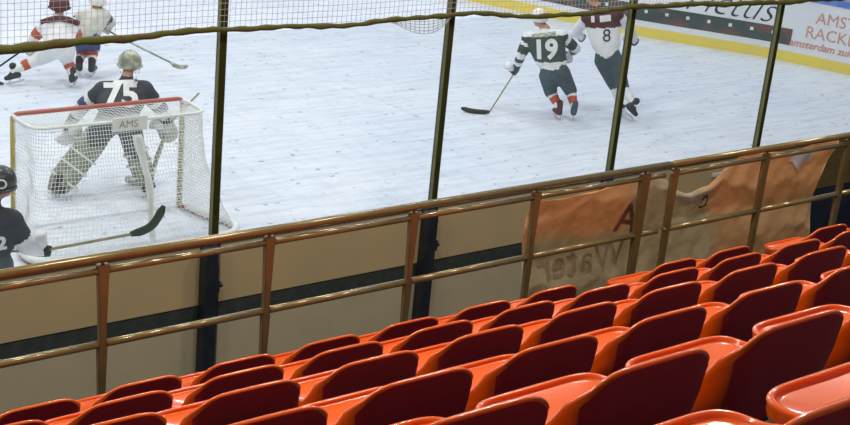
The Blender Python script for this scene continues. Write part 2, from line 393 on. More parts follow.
# ------------------------------------------------------------------ banner on the railing
def banner():
    YB = YR + .10
    def topz(x):
        kn = [(5.70, 2.46), (6.3, 2.48), (6.8, 2.50), (6.95, 2.46), (7.08, 2.36), (7.25, 2.31), (7.42, 2.34), (7.60, 2.47), (7.78, 2.56), (8.05, 2.53), (8.35, 2.51), (8.6, 2.55), (8.83, 2.58)]
        if x <= kn[0][0]: return kn[0][1]
        for (a, za), (b_, zb) in zip(kn, kn[1:]):
            if x <= b_:
                t = (x-a)/(b_-a); t = t*t*(3-2*t); return za+(zb-za)*t
        return kn[-1][1]
    nx, nz = 150, 56; bm = bmesh.new(); g = []
    for i in range(nx+1):
        x = 5.70 + (8.83-5.70)*i/nx; zt = topz(x); zb = 1.70; col = []
        for j in range(nz+1):
            t = j/nz; z = zt + (zb-zt)*t
            xx = x - max(0, (x-8.0)/.83)**2*(.14*min(1, t*1.9))
            sag = 2.52-zt
            y = YB + .010*math.sin(x*9+z*5) + .006*math.sin(x*23-z*14+2) + sag*.25*math.exp(-t*7)*math.sin(t*26+x*2) + .02*math.sin(z*7+x*2)
            col.append(bm.verts.new((xx, y, z)))
        g.append(col)
    for i in range(nx):
        for j in range(nz): bm.faces.new((g[i][j], g[i+1][j], g[i+1][j+1], g[i][j+1]))
    bmesh.ops.solidify(bm, geom=bm.faces[:], thickness=.003)
    o = link('banner', bm, M['banner'], None, True)
    tag(o, 'faded orange and beige cloth banner drooping behind the right part of the railing', 'banner')
    # printed marks showing through from the other side (mirrored)
    bvh = BVHTree.FromObject(o, bpy.context.evaluated_depsgraph_get())
    def mark(bm_, x, z, name, mt, rz=0):
        for v in bm_.verts:
            p = Matrix.Rotation(rz, 2) @ Vector((v.co.x, v.co.y)); px, pz = x - p.x, z + p.y
            h = bvh.ray_cast(Vector((px, 4.5, pz)), Vector((0, 1, 0)))
            v.co = (h[0] + Vector((0, -.008, 0))) if h[0] else Vector((px, YB-.02, pz))
        link(name, bm_, mt, o)
    mark(text_bm('Water', .30, .2, .03), 6.28, 1.98, 'print', M['greyink'])
    mark(text_bm('A', .30, .1, .03, .004), 6.62, 2.22, 'print', M['greyink'], .2)
    mark(text_bm('D', .14, 0, .02), 7.36, 2.24, 'print', M['ink'], -.3)
    mark(rect_bm(.30, .07, .02), 8.42, 2.455, 'white_patch', M['whiteink'], .1)
    mark(rect_bm(.13, .12, .02), 8.42, 2.425, 'white_patch', M['whiteink'], .7)
    return o
banner()

# ------------------------------------------------------------------ end boards seen from behind
YB = 8.77; PX = [5.03-2.155*k for k in (3, 2, 1)] + [5.03, 7.18, 9.33, 11.49, 13.64, 15.8]
def boards():
    r = empty('rink_boards', (PX[0], YB, 0)); o0 = Vector((PX[0], YB, 0))
    def bx(name, x0, x1, y0, y1, z0, z1, mt, bev=.004):
        bm = bmesh.new(); box(bm, x0-o0.x, x1-o0.x, y0-o0.y, y1-o0.y, z0, z1, bev); return link(name, bm, mt, r)
    for i, (a, b_) in enumerate(zip(PX, PX[1:])):
        if a > 11.4 and a < 13:
            bx('upper_panel', a+.06, 12.60, YB-.02, YB, .80, 1.30, M['beige']); bx('lower_panel', a+.06, 12.60, YB-.02, YB, .03, .62, M['greybeige'])
            bx('gate_panel', 12.62, b_-.06, YB-.03, YB, .03, .74, M['navy_gate']); bx('gate_top_panel', 12.62, b_-.06, YB-.03, YB, .76, 1.30, M['rail_post'])
        else:
            bx('upper_panel', a+.06, b_-.06, YB-.02, YB, .80, 1.30, M['beige']); bx('lower_panel', a+.06, b_-.06, YB-.02, YB, .03, .62, M['greybeige'])
        bx('ledge', a+.06, b_-.06, YB-.012, YB-.012+.032, .62, .805, M['groove'])
        bx('white_facing', a, b_, YB+.02, YB+.05, .2, 1.30, M['white_board']); bx('kick_plate', a, b_, YB+.02, YB+.06, 0, .2, M['yellow'])
        bx('cap', a, b_, YB-.03, YB+.07, 1.30, 1.335, M['groove'])
    for p in PX:
        bx('board_post', p-.125, p-.015, YB-.13, YB-.02, 0, 1.30, M['board_post'], .008)
        bm = bmesh.new(); c = Vector((p+.005, YB-.09, .98))-o0; tube(bm, [c-Vector((.02, 0, 0)), c+Vector((.035, 0, 0))], .022, 12)
        box(bm, c.x-.02, c.x+.005, c.y-.03, c.y+.03, c.z-.05, c.z+.05, .004); link('latch', bm, M['board_post'], r)
    bx('white_plate', 10.83, 11.13, YB-.035, YB-.02, 1.125, 1.165, M['white_board'])
    tag(r, 'beige backed rink boards with blue black posts below the glass', 'boards')
bd = boards()
gs = empty('glass_screen', (PX[0], YB, 1.335)); g0 = Vector((PX[0], YB, 1.335))
for i, p in enumerate(PX):
    bm = bmesh.new(); box(bm, p-.031-g0.x, p+.031-g0.x, -.03, .03, 0, 3.1, .008); link('glass_post', bm, M['post'], gs)
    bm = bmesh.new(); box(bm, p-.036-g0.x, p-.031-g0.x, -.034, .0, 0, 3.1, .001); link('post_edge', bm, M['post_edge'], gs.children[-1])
for a, b_ in zip(PX, PX[1:]):
    bm = bmesh.new(); box(bm, a+.033-g0.x, b_-.033-g0.x, -.005, .005, .01, 1.62); link('glass_pane', bm, M['glass'], gs)
tag(gs, 'clear glass screen between slim olive black posts above the boards', 'glass screen')

# ------------------------------------------------------------------ protective net with rope hem
def ropez(x):
    kn = [(-2, 2.96), (3.3, 2.975), (5.0, 3.015), (6.0, 2.99), (7.16, 3.02), (8.3, 2.95), (9.42, 2.985), (11.46, 2.94), (14, 2.95)]
    for (a, za), (b_, zb) in zip(kn, kn[1:]):
        if x <= b_:
            t = (x-a)/(b_-a); t = t*t*(3-2*t); return za+(zb-za)*t
    return 2.95
pn = empty('protective_net', (5, YB-.09, 2.97)); po = Vector((5, YB-.09, 2.97))
bm = bmesh.new(); YN = YB-.09; x = -.5
while x < 13.5:
    strand(bm, [Vector((x, YN, ropez(x)))-po, Vector((x+.01, YN, 3.9))-po], .0019); x += .045
z = 3.0
while z < 3.9:
    strand(bm, [Vector((q, YN+.003*math.sin(q*3+z*9), z+(ropez(q)-2.97)*.6))-po for q in [-.5+.5*k for k in range(29)]], .0019); z += .045
link('netting', bm, M['grey_net'], pn)['kind'] = 'stuff'
bm = bmesh.new(); pts = []; rs = []
for k in range(281):
    q = -.5 + 14*k/280; pts.append(Vector((q, YN-.002+.004*math.sin(q*13), ropez(q)+.006*math.sin(q*7)+.003*math.sin(q*31)))-po)
    rs.append(.020+.015*max(0, min(1, (5-q)/1.7))+.006*max(0, min(1, (q-7.5)/3))+.002*math.sin(q*11)+.003*math.sin(q*27+1))
tube(bm, pts, rs, 9); link('rope', bm, M['rope'], pn, True)
bm = bmesh.new()
for j in range(5):
    dz = .045*(j+1)*.65
    strand(bm, [Vector((6.45+.66*t/14, YN-.01, ropez(6.6)-.0-dz*4*(t/14)**1.2*(1-(t/14)**2.2)*.62))-po for t in range(15)], .003)
for t in range(1, 14):
    q = t/14; strand(bm, [Vector((6.45+.66*q, YN-.01, ropez(6.6)))-po, Vector((6.46+.66*q, YN-.01, ropez(6.6)-.146*4*q**1.2*(1-q**2.2)*.62))-po], .003)
link('sagging_mesh', bm, M['grey_net'], pn)['kind'] = 'stuff'
tag(pn, 'grey protective netting with thick olive rope hem above the glass', 'net')

# ------------------------------------------------------------------ side boards with adverts
SB = spline([(20.4, 9.2, 0), (21.6, 12.0, 0), (21.12, 14.34, 0), (20.62, 15.8, 0), (19.98, 16.9, 0), (19.25, 18.15, 0), (18.75, 19.5, 0), (18.0, 21.6, 0), (16.6, 25.5, 0), (14, 30, 0), (10, 35, 0), (3, 38.5, 0), (-8, 40, 0)], 10)
def wall_strip(z0, z1, off, th=.04, rng=None):
    bm = bmesh.new(); pts = SB; n = len(pts); rings = []
    for i, p in enumerate(pts):
        d = (pts[min(i+1, n-1)]-pts[max(i-1, 0)]).normalized(); nrm = Vector((-d.y, d.x, 0))  # points into the rink
        a = p + nrm*off; b_ = p + nrm*(off-th)
        rings.append([bm.verts.new((a.x, a.y, z0)), bm.verts.new((a.x, a.y, z1)), bm.verts.new((b_.x, b_.y, z1)), bm.verts.new((b_.x, b_.y, z0))])
    for a, b_ in zip(rings, rings[1:]):
        for i in range(4): bm.faces.new((a[i], a[(i+1) % 4], b_[(i+1) % 4], b_[i]))
    bmesh.ops.recalc_face_normals(bm, faces=bm.faces[:]); return bm
sb = link('side_boards', wall_strip(.19, 1.16, 0), M['white_board'])
tag(sb, 'white rink boards with adverts and yellow kick plate across the ice', 'boards')
link('kick_plate', wall_strip(0, .19, .012, .05), M['yellow'], sb)
link('cap', wall_strip(1.16, 1.26, .02, .09), M['blue'], sb)
# arc-length mapping of adverts, s measured from the point nearest the right edge of the photo
cum = [0]
for a, b_ in zip(SB, SB[1:]): cum.append(cum[-1]+(b_-a).length)
def at_s(s):
    for i in range(len(SB)-1):
        if cum[i+1] >= s:
            t = (s-cum[i])/(cum[i+1]-cum[i]); d = (SB[i+1]-SB[i]).normalized(); return SB[i]+(SB[i+1]-SB[i])*t, d
    return SB[-1], (SB[-1]-SB[-2]).normalized()
def s_near(x, y):
    return min(range(2000), key=lambda k: (at_s(k/2000*20)[0]-Vector((x, y, 0))).length)/2000*20
S0 = s_near(21.12, 14.34)
def advert(bm_, ds, z, name, mt, off=.006, tilt=0):
    # reading direction runs against increasing s (left to right for someone on the ice)
    for v in bm_.verts:
        s = S0 + ds - v.co.x; p, d = at_s(s); nrm = Vector((-d.y, d.x, 0)); q = p + nrm*off
        v.co = Vector((q.x, q.y, z + v.co.y + tilt*v.co.x))
    return link(name, bm_, mt, sb)
advert(text_bm('AMSTERDAM', .30, 0, .12), -.05, .88, 'lettering', M['redink'])
advert(text_bm('RACKET', .30, 0, .12), -.02+.43, .60, 'lettering', M['redink'])
advert(text_bm('amsterdam zuid', .19, .2, .12, .004), .62, .37, 'lettering', M['redink'])
advert(rect_bm(6.3, .30, .15), 4.35, .455, 'dark_strip', M['strip'], .004)
advert(text_bm('Pictus', .70, .45, .12, -.012), 2.45, .86, 'lettering', M['ink'])
for k in range(16):
    advert(rect_bm(.06, .06, .03), 1.55+k*.40, .49+.0*k, 'lettering', M['whiteink'], .008)

# ------------------------------------------------------------------ goal
GX0, GX1, GY, GH = 5.0, 6.875, 12.765, 1.235
gr_ = empty('hockey_goal', ((GX0+GX1)/2, GY, 0)); go = Vector(((GX0+GX1)/2, GY, 0))
def G(x, y, z): return Vector((x, y, z)) - go
for x in (GX0, GX1):
    bm = bmesh.new(); tube(bm, [G(x, GY, 0), G(x, GY, GH-.03)], .026, 14); link('goal_post', bm, M['goal_post'], gr_, True)
bm = bmesh.new(); tube(bm, [G(GX0, GY, GH-.06), G(GX0+.006, GY, GH-.032), G(GX0+.022, GY, GH-.012), G(GX0+.055, GY, GH), G(GX1-.055, GY, GH), G(GX1-.022, GY, GH-.012), G(GX1-.006, GY, GH-.032), G(GX1, GY, GH-.06)], .027, 12)
link('crossbar', bm, M['goal_red'], gr_, True)
bc = [(GX1, GY), (GX1+.08, 12.35), (GX1+.20, 12.05), (GX1+.16, 11.80), (GX1-.1, 11.66), (GX1-.4, 11.62), ((GX0+GX1)/2, 11.60),
      (GX0+.4, 11.62), (GX0+.1, 11.66), (GX0-.16, 11.80), (GX0-.20, 12.05), (GX0-.08, 12.35), (GX0, GY)]
base_c = spline([(x, y, .03) for x, y in bc], 6)
bm = bmesh.new(); tube(bm, [p-go for p in base_c], .024, 10); link('base_frame', bm, M['goal_red'], gr_, True)
bm = bmesh.new(); tube(bm, [p-go+Vector((0, 0, .025)) for p in base_c[2:26]], .038, 10); link('base_padding', bm, M['goal_white'], gr_, True)
bm = bmesh.new(); tube(bm, [p-go+Vector((0, 0, .025)) for p in base_c[30:-2]], .034, 10); link('base_padding', bm, M['goal_white'], gr_, True)
tc_ = [(GX1, GY), (GX1+.01, 12.55), (GX1-.01, 12.33), (GX1-.09, 12.25), (GX1-.3, 12.24), ((GX0+GX1)/2, 12.24), (GX0+.3, 12.24), (GX0+.09, 12.25), (GX0+.01, 12.33), (GX0-.01, 12.55), (GX0, GY)]
top_c = spline([(x, y, GH-.01) for x, y in tc_], 6)
bm = bmesh.new(); tube(bm, [p-go for p in top_c], .018, 10); link('top_shelf_frame', bm, M['goal_white'], gr_, True)
def resample(pts, n):
    L = [0]
    for a, b_ in zip(pts, pts[1:]): L.append(L[-1]+(b_-a).length)
    out = []; j = 0
    for k in range(n):
        s = L[-1]*k/(n-1)
        while j < len(L)-2 and L[j+1] < s: j += 1
        t = (s-L[j])/max(1e-9, L[j+1]-L[j]); out.append(pts[j]+(pts[j+1]-pts[j])*t)
    return out
nU, nV = 92, 34
A = resample(top_c, nU); B = resample(base_c, nU); net = []
for i in range(nU):
    col = []
    for j in range(nV):
        t = j/(nV-1); p = A[i]*(1-t)+B[i]*t
        sag = math.sin(math.pi*t); inn = Vector(((GX0+GX1)/2, 12.5, 0))-Vector((p.x, p.y, 0))
        edge = min(1, i/8, (nU-1-i)/8)
        p = p + inn.normalized()*(.07*sag*edge) + Vector((.010*math.sin(j*.9+i*.31), .02*math.sin(i*.35+j*.2), .008*math.sin(i*.23)))*sag
        col.append(p-go)
    net.append(col)
bm = bmesh.new()
for i in range(nU): strand(bm, net[i][::3]+[net[i][-1]], .0031)
for j in range(nV): strand(bm, [net[i][j] for i in range(0, nU, 2)]+[net[nU-1][j]], .0031)
link('back_netting', bm, M['white_net'], gr_)['kind'] = 'stuff'
bm = bmesh.new(); nx = 48
for i in range(nx+1):
    x = GX0+.0+(GX1-GX0)*i/nx; strand(bm, [G(x, GY, GH-.005), G(x, 12.5, GH-.03+.006*math.sin(i)), G(x*.985+((GX0+GX1)/2)*.015, 12.25, GH-.01)], .0032)
for j in range(13):
    y = GY-(GY-12.25)*j/12; strand(bm, [G(GX0+(GX1-GX0)*q/12, y, GH-.005-.025*math.sin(math.pi*j/12)) for q in range(13)], .0032)
link('top_netting', bm, M['white_net'], gr_)['kind'] = 'stuff'
# lacing wound round the right-hand post, sign plate on the shelf, centre strap
bm = bmesh.new(); tube(bm, [G(GX1+.036*math.cos(k*.9), GY+.036*math.sin(k*.9), 1.15*k/260+.03) for k in range(261)], .006, 5); link('lacing', bm, M['white_net'], gr_)
bm = bmesh.new(); box(bm, 5.80-go.x, 6.18-go.x, 12.19-go.y, 12.205-go.y, 1.13, 1.275, .004); sg = link('sign_plate', bm, M['goal_white'], gr_)
tb = text_bm('AMS', .11, 0)
for v in tb.verts: v.co = Vector((5.97-go.x+v.co.x, 12.187-go.y, 1.20+v.co.y))
link('lettering', tb, M['greyink'], sg)
bm = bmesh.new(); st = []
for k in range(25):
    t = k/24; z_ = 1.10-.98*t; st.append((6.04+.03*math.sin(t*4)-.0*t, 12.15-.46*t+.02*math.sin(t*9), z_, (.09-.05*t)+.012*math.sin(t*15)))
v0 = None
for x_, y_, z_, w_ in st:
    vs = [bm.verts.new(G(x_-w_/2, y_, z_)), bm.verts.new(G(x_-w_/6, y_-.03, z_)), bm.verts.new(G(x_+w_/6, y_-.01, z_)), bm.verts.new(G(x_+w_/2, y_-.03, z_))]
    if v0:
        for i in range(3): bm.faces.new((v0[i], v0[i+1], vs[i+1], vs[i]))
    v0 = vs
bmesh.ops.solidify(bm, geom=bm.faces[:], thickness=.006)
link('centre_strap', bm, M['white_net'], gr_, True)
tag(gr_, 'hockey goal with red crossbar and sagging white net, seen from behind', 'hockey goal')

# ------------------------------------------------------------------ people
def remesh(bm, voxel=.022, smooth=3):
    me = bpy.data.meshes.new('tmp'); bm.to_mesh(me); bm.free(); o = bpy.data.objects.new('tmp', me); C.objects.link(o)
    md = o.modifiers.new('r', 'REMESH'); md.mode = 'VOXEL'; md.voxel_size = voxel
    ms = o.modifiers.new('s', 'SMOOTH'); ms.iterations = smooth; ms.factor = .5
    bpy.context.view_layer.update()
    m2 = bpy.data.meshes.new_from_object(o.evaluated_get(bpy.context.evaluated_depsgraph_get()))
    bpy.data.objects.remove(o); bpy.data.meshes.remove(me); return m2
def segdist(p, a, b_):
    d = b_-a; L2 = d.length_squared; t = 0 if L2 < 1e-9 else max(0, min(1, (p-a).dot(d)/L2)); return (p-(a+d*t)).length, t
class Fig:
    """A figure laid out in its own frame: r = to its viewer's right, f = away, z = up, at ground point g."""
    def __init__(s, name, g, az, label):
        s.g = Vector((g[0], g[1], 0)); s.az = az
        s.r = Vector((math.cos(az), -math.sin(az), 0)); s.f = Vector((math.sin(az), math.cos(az), 0))
        s.root = empty(name, s.g); tag(s.root, label, 'person')
        s.segs = []; s.bm = bmesh.new()
    def P(s, q): return s.r*q[0] + s.f*q[1] + Vector((0, 0, q[2]))
    def W(s, q): return s.P(q) + s.g
    def seg(s, a, b_, ra, rb, fn):
        a, b_ = s.P(a), s.P(b_); capsule(s.bm, a, b_, ra, rb, 16)
        s.segs.append((a, b_, ra, rb, fn))
    def body(s, mats, voxel=.02):
        me = remesh(s.bm, voxel); s.bm = None
        for k in mats: me.materials.append(M[k])
        idx = {k: i for i, k in enumerate(mats)}
        me.polygons.foreach_set('use_smooth', [True]*len(me.polygons))
        for p in me.polygons:
            c = p.center; best = None
            for a, b_, ra, rb, fn in s.segs:
                d, t = segdist(c, a, b_); d -= ra+(rb-ra)*t
                if best is None or d < best[0]: best = (d, t, fn, c)
            k = best[2](best[1], c) if callable(best[2]) else best[2]
            p.material_index = idx[k]
        me.name = 'body'; o = bpy.data.objects.new('body', me); C.objects.link(o); o.parent = s.root; s.bodyo = o
        s.bvh = BVHTree.FromPolygons([v.co.copy() for v in me.vertices], [tuple(p.vertices) for p in me.polygons]); return o
    def part(s, name, bm, mt, smooth=True, parent=None): return link(name, bm, mt, parent or s.root, smooth)
    def decal(s, bm, c, right, upd, name, mt, off=.006):
        c, right, upd = s.P(c), s.P(right).normalized(), s.P(upd).normalized(); upd = (upd-right*upd.dot(right)).normalized()
        n = right.cross(upd).normalized()            # towards the viewer
        for v in bm.verts:
            p = c + right*v.co.x + upd*v.co.y; h = s.bvh.ray_cast(p+n*.6, -n)
            v.co = (h[0]+n*off) if h[0] else p
        bmesh.ops.recalc_face_normals(bm, faces=bm.faces[:])
        return link(name, bm, mt, s.root)
    def helmet(s, c, R, mt, fwd=(0, 1, 0), cage=False):
        c = s.P(c); fwd = s.P(fwd).normalized(); bm = bmesh.new()
        capsule(bm, c-fwd*.02, c+fwd*.025, R, R*.95, 22)
        rim = [c + Vector((math.cos(t)*R*1.03, math.sin(t)*R*1.08, -R*.35)) for t in [2*math.pi*k/24 for k in range(25)]]
        tube(bm, rim, .012, 8)
        bmesh.ops.bisect_plane(bm, geom=bm.verts[:]+bm.edges[:]+bm.faces[:], plane_co=c-Vector((0, 0, R*.55)), plane_no=(0, 0, -1), clear_outer=True)
        h = s.part('helmet', bm, mt)
        side = fwd.cross(Vector((0, 0, 1))).normalized()
        if cage:
            bm = bmesh.new()
            for k in range(-3, 4):
                tube(bm, [c+fwd*(R*1.15*math.cos(a))+side*(k*.035*math.cos(a*.3))+Vector((0, 0, R*1.0*math.sin(a)-.04)) for a in [-1.1+.22*j for j in range(9)]], .004, 5)
            for z_ in (-.1, -.05, 0, .04):
                tube(bm, [c+fwd*(R*1.12*math.cos(a))+side*(R*1.0*math.sin(a))+Vector((0, 0, z_)) for a in [-1.2+.3*j for j in range(9)]], .004, 5)
            link('face_cage', bm, M['blade'], h)
        return h
    def head(s, c, neck, fwd=(0, 1, 0)):
        # head with face features as part of the one body surface
        s.seg((c[0], c[1], c[2]-.01), (c[0]+fwd[0]*.03, c[1]+fwd[1]*.03, c[2]-.06), .088, .07, 'skin')
        s.seg((c[0]+fwd[0]*.09, c[1]+fwd[1]*.09, c[2]-.01), (c[0]+fwd[0]*.108, c[1]+fwd[1]*.108, c[2]-.045), .010, .016, 'skin')
        s.seg((c[0]+fwd[0]*.07, c[1]+fwd[1]*.07, c[2]-.10), (c[0]+fwd[0]*.075, c[1]+fwd[1]*.075, c[2]-.11), .03, .028, 'skin')
        s.seg((c[0], c[1], c[2]-.05), neck, .055, .062, 'skin')
    def glove(s, h, grip, back, mt, cuffm):
        """h: hand centre, grip: direction of what is held, back: direction from the hand to the forearm."""
        bm = bmesh.new(); h = s.P(h); g = s.P(grip).normalized(); bk = s.P(back).normalized(); bk = (bk-g*bk.dot(g)).normalized(); n = g.cross(bk).normalized()
        capsule(bm, h+bk*.05-g*.028+n*.03, h+bk*.05+g*.028+n*.03, .036, .036); capsule(bm, h+bk*.02-g*.03+n*.035, h+bk*.02+g*.03+n*.035, .03, .03)
        for k, ln in enumerate((.9, 1.0, .96, .82)):
            o_ = g*(.042-.028*k); r_ = .0145
            a0 = h+o_+bk*.005+n*.045; a1 = h+o_-bk*.036*ln+n*.028; a2 = h+o_-bk*.036*ln-n*.016; a3 = h+o_-bk*.006-n*.034
            capsule(bm, a0, a1, r_, r_, 8); capsule(bm, a1, a2, r_, r_*.95, 8); capsule(bm, a2, a3, r_*.95, r_*.85, 8)
        b0 = h+bk*.045+g*.045+n*.01; b1 = h+bk*.01+g*.05-n*.028; b2 = h-bk*.022+g*.036-n*.036
        capsule(bm, b0, b1, .018, .016, 8); capsule(bm, b1, b2, .016, .013, 8)
        me = remesh(bm, .008, 1); me.materials.append(mt); me.polygons.foreach_set('use_smooth', [True]*len(me.polygons)); me.name = 'glove'
        o = bpy.data.objects.new('glove', me); C.objects.link(o); o.parent = s.root
        bm = bmesh.new(); tube(bm, [h+bk*.06+n*.02, h+bk*.12+n*.012, h+bk*.19+n*.004], [.046, .056, .066], 16); link('cuff', bm, cuffm, o, True)
    def skate(s, ankle, toe, mt=None):
        a = s.P(ankle); t = s.P(toe).normalized(); upv = Vector((0, 0, 1)); side = t.cross(upv).normalized(); upv = side.cross(t).normalized()
        bm = bmesh.new(); capsule(bm, a+upv*.06, a-upv*.06-t*.015, .052, .05); capsule(bm, a-upv*.075-t*.03, a-upv*.085+t*.14, .046, .036); capsule(bm, a-upv*.02, a-upv*.07+t*.09, .046, .036)
        me = remesh(bm, .012, 2); me.materials.append(mt or M['black']); me.polygons.foreach_set('use_smooth', [True]*len(me.polygons)); me.name = 'skate'
        o = bpy.data.objects.new('skate', me); C.objects.link(o); o.parent = s.root
        bm = bmesh.new()
        for q0, q1 in ((-.05, -.02), (.09, .13)):
            tube(bm, [a-upv*.11+t*(q0+.015), a-upv*.155+t*(q0+.015)], [.022, .014], 8)
        link('blade_holder', bm, M['white'], o)
        bm = bmesh.new(); pts = [(-.10, -.150), (-.09, -.172), (-.02, -.180), (.10, -.180), (.165, -.168), (.18, -.148)]
        vs1 = [bm.verts.new(a+t*x_+upv*z_+side*.0025) for x_, z_ in pts]; vs2 = [bm.verts.new(a+t*x_+upv*z_-side*.0025) for x_, z_ in pts]
        bm.faces.new(vs1); bm.faces.new(vs2[::-1])
        for i in range(len(pts)): bm.faces.new((vs1[i], vs2[i], vs2[(i+1) % len(pts)], vs1[(i+1) % len(pts)]))
        link('blade', bm, M['blade'], o)
def stick(pts, blade, label, shaft=.014, bladeh=.035, mt='wood', bm_='tape', paddle=None):
    """shaft polyline in world space; blade: list of world points along the blade."""
    o0 = Vector(pts[-1]); r = empty('hockey_stick', o0)
    bm = bmesh.new(); tube(bm, [Vector(p)-o0 for p in pts], shaft, 8, .7); link('shaft', bm, M[mt], r, True)
    bl = spline(blade, 6); bm = bmesh.new(); rings = []
    for i, p in enumerate(bl):
        d = (bl[min(i+1, len(bl)-1)]-bl[max(i-1, 0)]).normalized(); sd = d.cross(Vector((0, 0, 1))).normalized(); u_ = sd.cross(d).normalized()
        hh = bladeh*(.55+.45*min(1, i/4))*(1 if i < len(bl)-3 else .85-(i-len(bl)+3)*.2)
        rings.append([bm.verts.new(p-o0+sd*a*.008+u_*c*hh) for a, c in ((-1, -1), (1, -1), (1, 1), (-1, 1))])
    for a, b_ in zip(rings, rings[1:]):
        for i in range(4): bm.faces.new((a[i], a[(i+1) % 4], b_[(i+1) % 4], b_[i]))
    bm.faces.new(rings[0]); bm.faces.new(rings[-1][::-1]); bmesh.ops.recalc_face_normals(bm, faces=bm.faces[:])
    link('blade', bm, M[bm_], r, True)
    if paddle:
        a, b_ = Vector(paddle[0])-o0, Vector(paddle[1])-o0; bm = bmesh.new(); tube(bm, [a, a+(b_-a)*.5, b_], [.03, .042, .045], 8, .35); link('paddle', bm, M['padlight'], r, True)
    tag(r, label, 'hockey stick'); return r
def slab(F, a, b_, wd, th, name, mt, parent=None, bands=None, offf=0):
    """leg pad: a long cushion from a to b_, wide across, rounded."""
    a, b2 = F.P(a)+F.f*offf, F.P(b_)+F.f*offf; d = (b2-a).normalized(); sd = (F.r - d*F.r.dot(d)).normalized(); n = d.cross(sd).normalized()
    bm = bmesh.new(); rings = []; N = 22; S = 20
    for i in range(N+1):
        t = i/N; e = min(1, math.sin(math.pi*min(1, max(0, t)))**.35+.02) if 0 < t < 1 else .25
        c = a+(b2-a)*t + n*(-.02*math.sin(math.pi*t)); ww = wd*e*(1+.10*math.cos(t*math.pi*2)); tt = th*e
        ring = []
        for k in range(S):
            q = 2*math.pi*k/S; cc, ss = math.cos(q), math.sin(q)
            ring.append(bm.verts.new(c + sd*ww*math.copysign(abs(cc)**.6, cc) + n*tt*math.copysign(abs(ss)**.6, ss)))
        rings.append(ring)
    for p, q in zip(rings, rings[1:]):
        for k in range(S): bm.faces.new((p[k], q[k], q[(k+1) % S], p[(k+1) % S]))
    bm.faces.new(rings[0]); bm.faces.new(rings[-1][::-1]); bmesh.ops.recalc_face_normals(bm, faces=bm.faces[:])
    o = link(name, bm, mt, parent or F.root, True)
    for t0, m_ in (bands or []):
        bm = bmesh.new(); c = a+(b2-a)*t0
        for s0 in (-1, 1):
            pass
        tube(bm, [c + sd*(wd*1.03*math.copysign(abs(math.cos(q))**.6, math.cos(q))) + n*(th*1.06*math.copysign(abs(math.sin(q))**.6, math.sin(q)) - .02*math.sin(math.pi*t0)) for q in [2*math.pi*k/28 for k in range(29)]], .014, 6)
        link('strap', bm, m_, o, True)
    return o
def build(name, g, az, J, label, mats, torso, upper, fore, thigh, shin, R=1.0, hemflare=.0):
    F = Fig(name, g, az, label); V = {k: Vector(v) for k, v in J.items()}
    F.J = V
    nk, w_, sl, sr, hl, hr = V['neck'], V['waist'], V['shL'], V['shR'], V['hipL'], V['hipR']
    mid = (sl+sr)/2
    F.seg(sl, sr, .105*R, .105*R, torso)
    F.seg(sl*.7+mid*.3-Vector((0, 0, .03)), sl*.25+w_*.75-Vector((.04, 0, 0)), .12*R, .13*R, torso)
    F.seg(sr*.7+mid*.3-Vector((0, 0, .03)), sr*.25+w_*.75+Vector((.04, 0, 0)), .12*R, .13*R, torso)
    F.seg(mid-Vector((0, 0, .04)), w_, .15*R, (.165+hemflare)*R, torso)
    F.seg(mid, nk, .09*R, .065*R, torso)
    F.seg((hl+w_)/2, (hr+w_)/2, .155*R, .155*R, thigh)
    for s, el, ha in ((sl, V['elL'], V['haL']), (sr, V['elR'], V['haR'])):
        F.seg(s, el, .095*R, .078*R, upper); F.seg(el, ha*.93+el*.07, .078*R, .052*R, fore)
    for h, k, a in ((hl, V['knL'], V['anL']), (hr, V['knR'], V['anR'])):
        F.seg(h, k, .135*R, .10*R, thigh); F.seg(k, a, .088*R, .056*R, shin)
    return F

# goalie
F = build('person', (6.3, 13.35), .4409, dict(neck=(0.191, 0.33, 1.275), shL=(-0.06, 0.26, 1.14), shR=(0.375, 0.26, 1.165), waist=(0.098, 0.0, 0.96),
    hipL=(0.0, 0.02, 0.86), hipR=(0.2, 0.02, 0.868), elL=(-0.266, 0.36, 0.95), haL=(-0.448, 0.42, 0.656), elR=(0.569, 0.36, 0.93), haR=(0.632, 0.4, 0.70),
    knL=(-0.237, 0.18, 0.459), anL=(-0.50, -.10, 0.19), knR=(0.315, 0.18, 0.438), anR=(0.40, -0.0, 0.19)),
    'goalkeeper crouching in the goal mouth in a dark jersey numbered 75, seen from behind', None,
    'navy', lambda t, c: 'navy' if t < .5 else ('white' if t < .72 else 'royal'), lambda t, c: 'white' if t < .5 else 'navy', 'slate', 'pad', 1.08)
F.head((.221, .42, 1.43), (.191, .33, 1.30)); F.body(['navy', 'white', 'royal', 'slate', 'pad', 'skin'])
F.helmet((.221, .42, 1.445), .128, M['helmet_grey'], (0, 1, 0), cage=True)
bm = bmesh.new(); c = F.P((.221, .42, 1.445))
for a in (-.6, -.2, .2, .6):
    tube(bm, [c-F.f*(.132*math.cos(q)*math.cos(a))+F.r*(.132*math.sin(a)*math.cos(q))+Vector((0, 0, .132*math.sin(q))) for q in [-.5+.2*k for k in range(9)]], .006, 5)
link('helmet_strap', bm, M['white_net'], F.root, True)
F.decal(text_bm('75', .38, 0, .03, .014), (.130, 0, 1.165), (1, 0, .05), (0, .35, 1), 'jersey_number', M['whiteink'])
F.decal(rect_bm(.26, .045, .02), (.17, .1, 1.305), (1, 0, .08), (0, .35, 1), 'name_strip', M['whiteink'])
slab(F, (-.02, .08, .80), (-.58, -.10, .05), .165, .095, 'leg_pad', M['pad'], bands=[(.45, M['goal_white']), (.62, M['goal_white']), (.80, M['goal_white'])], offf=.06)
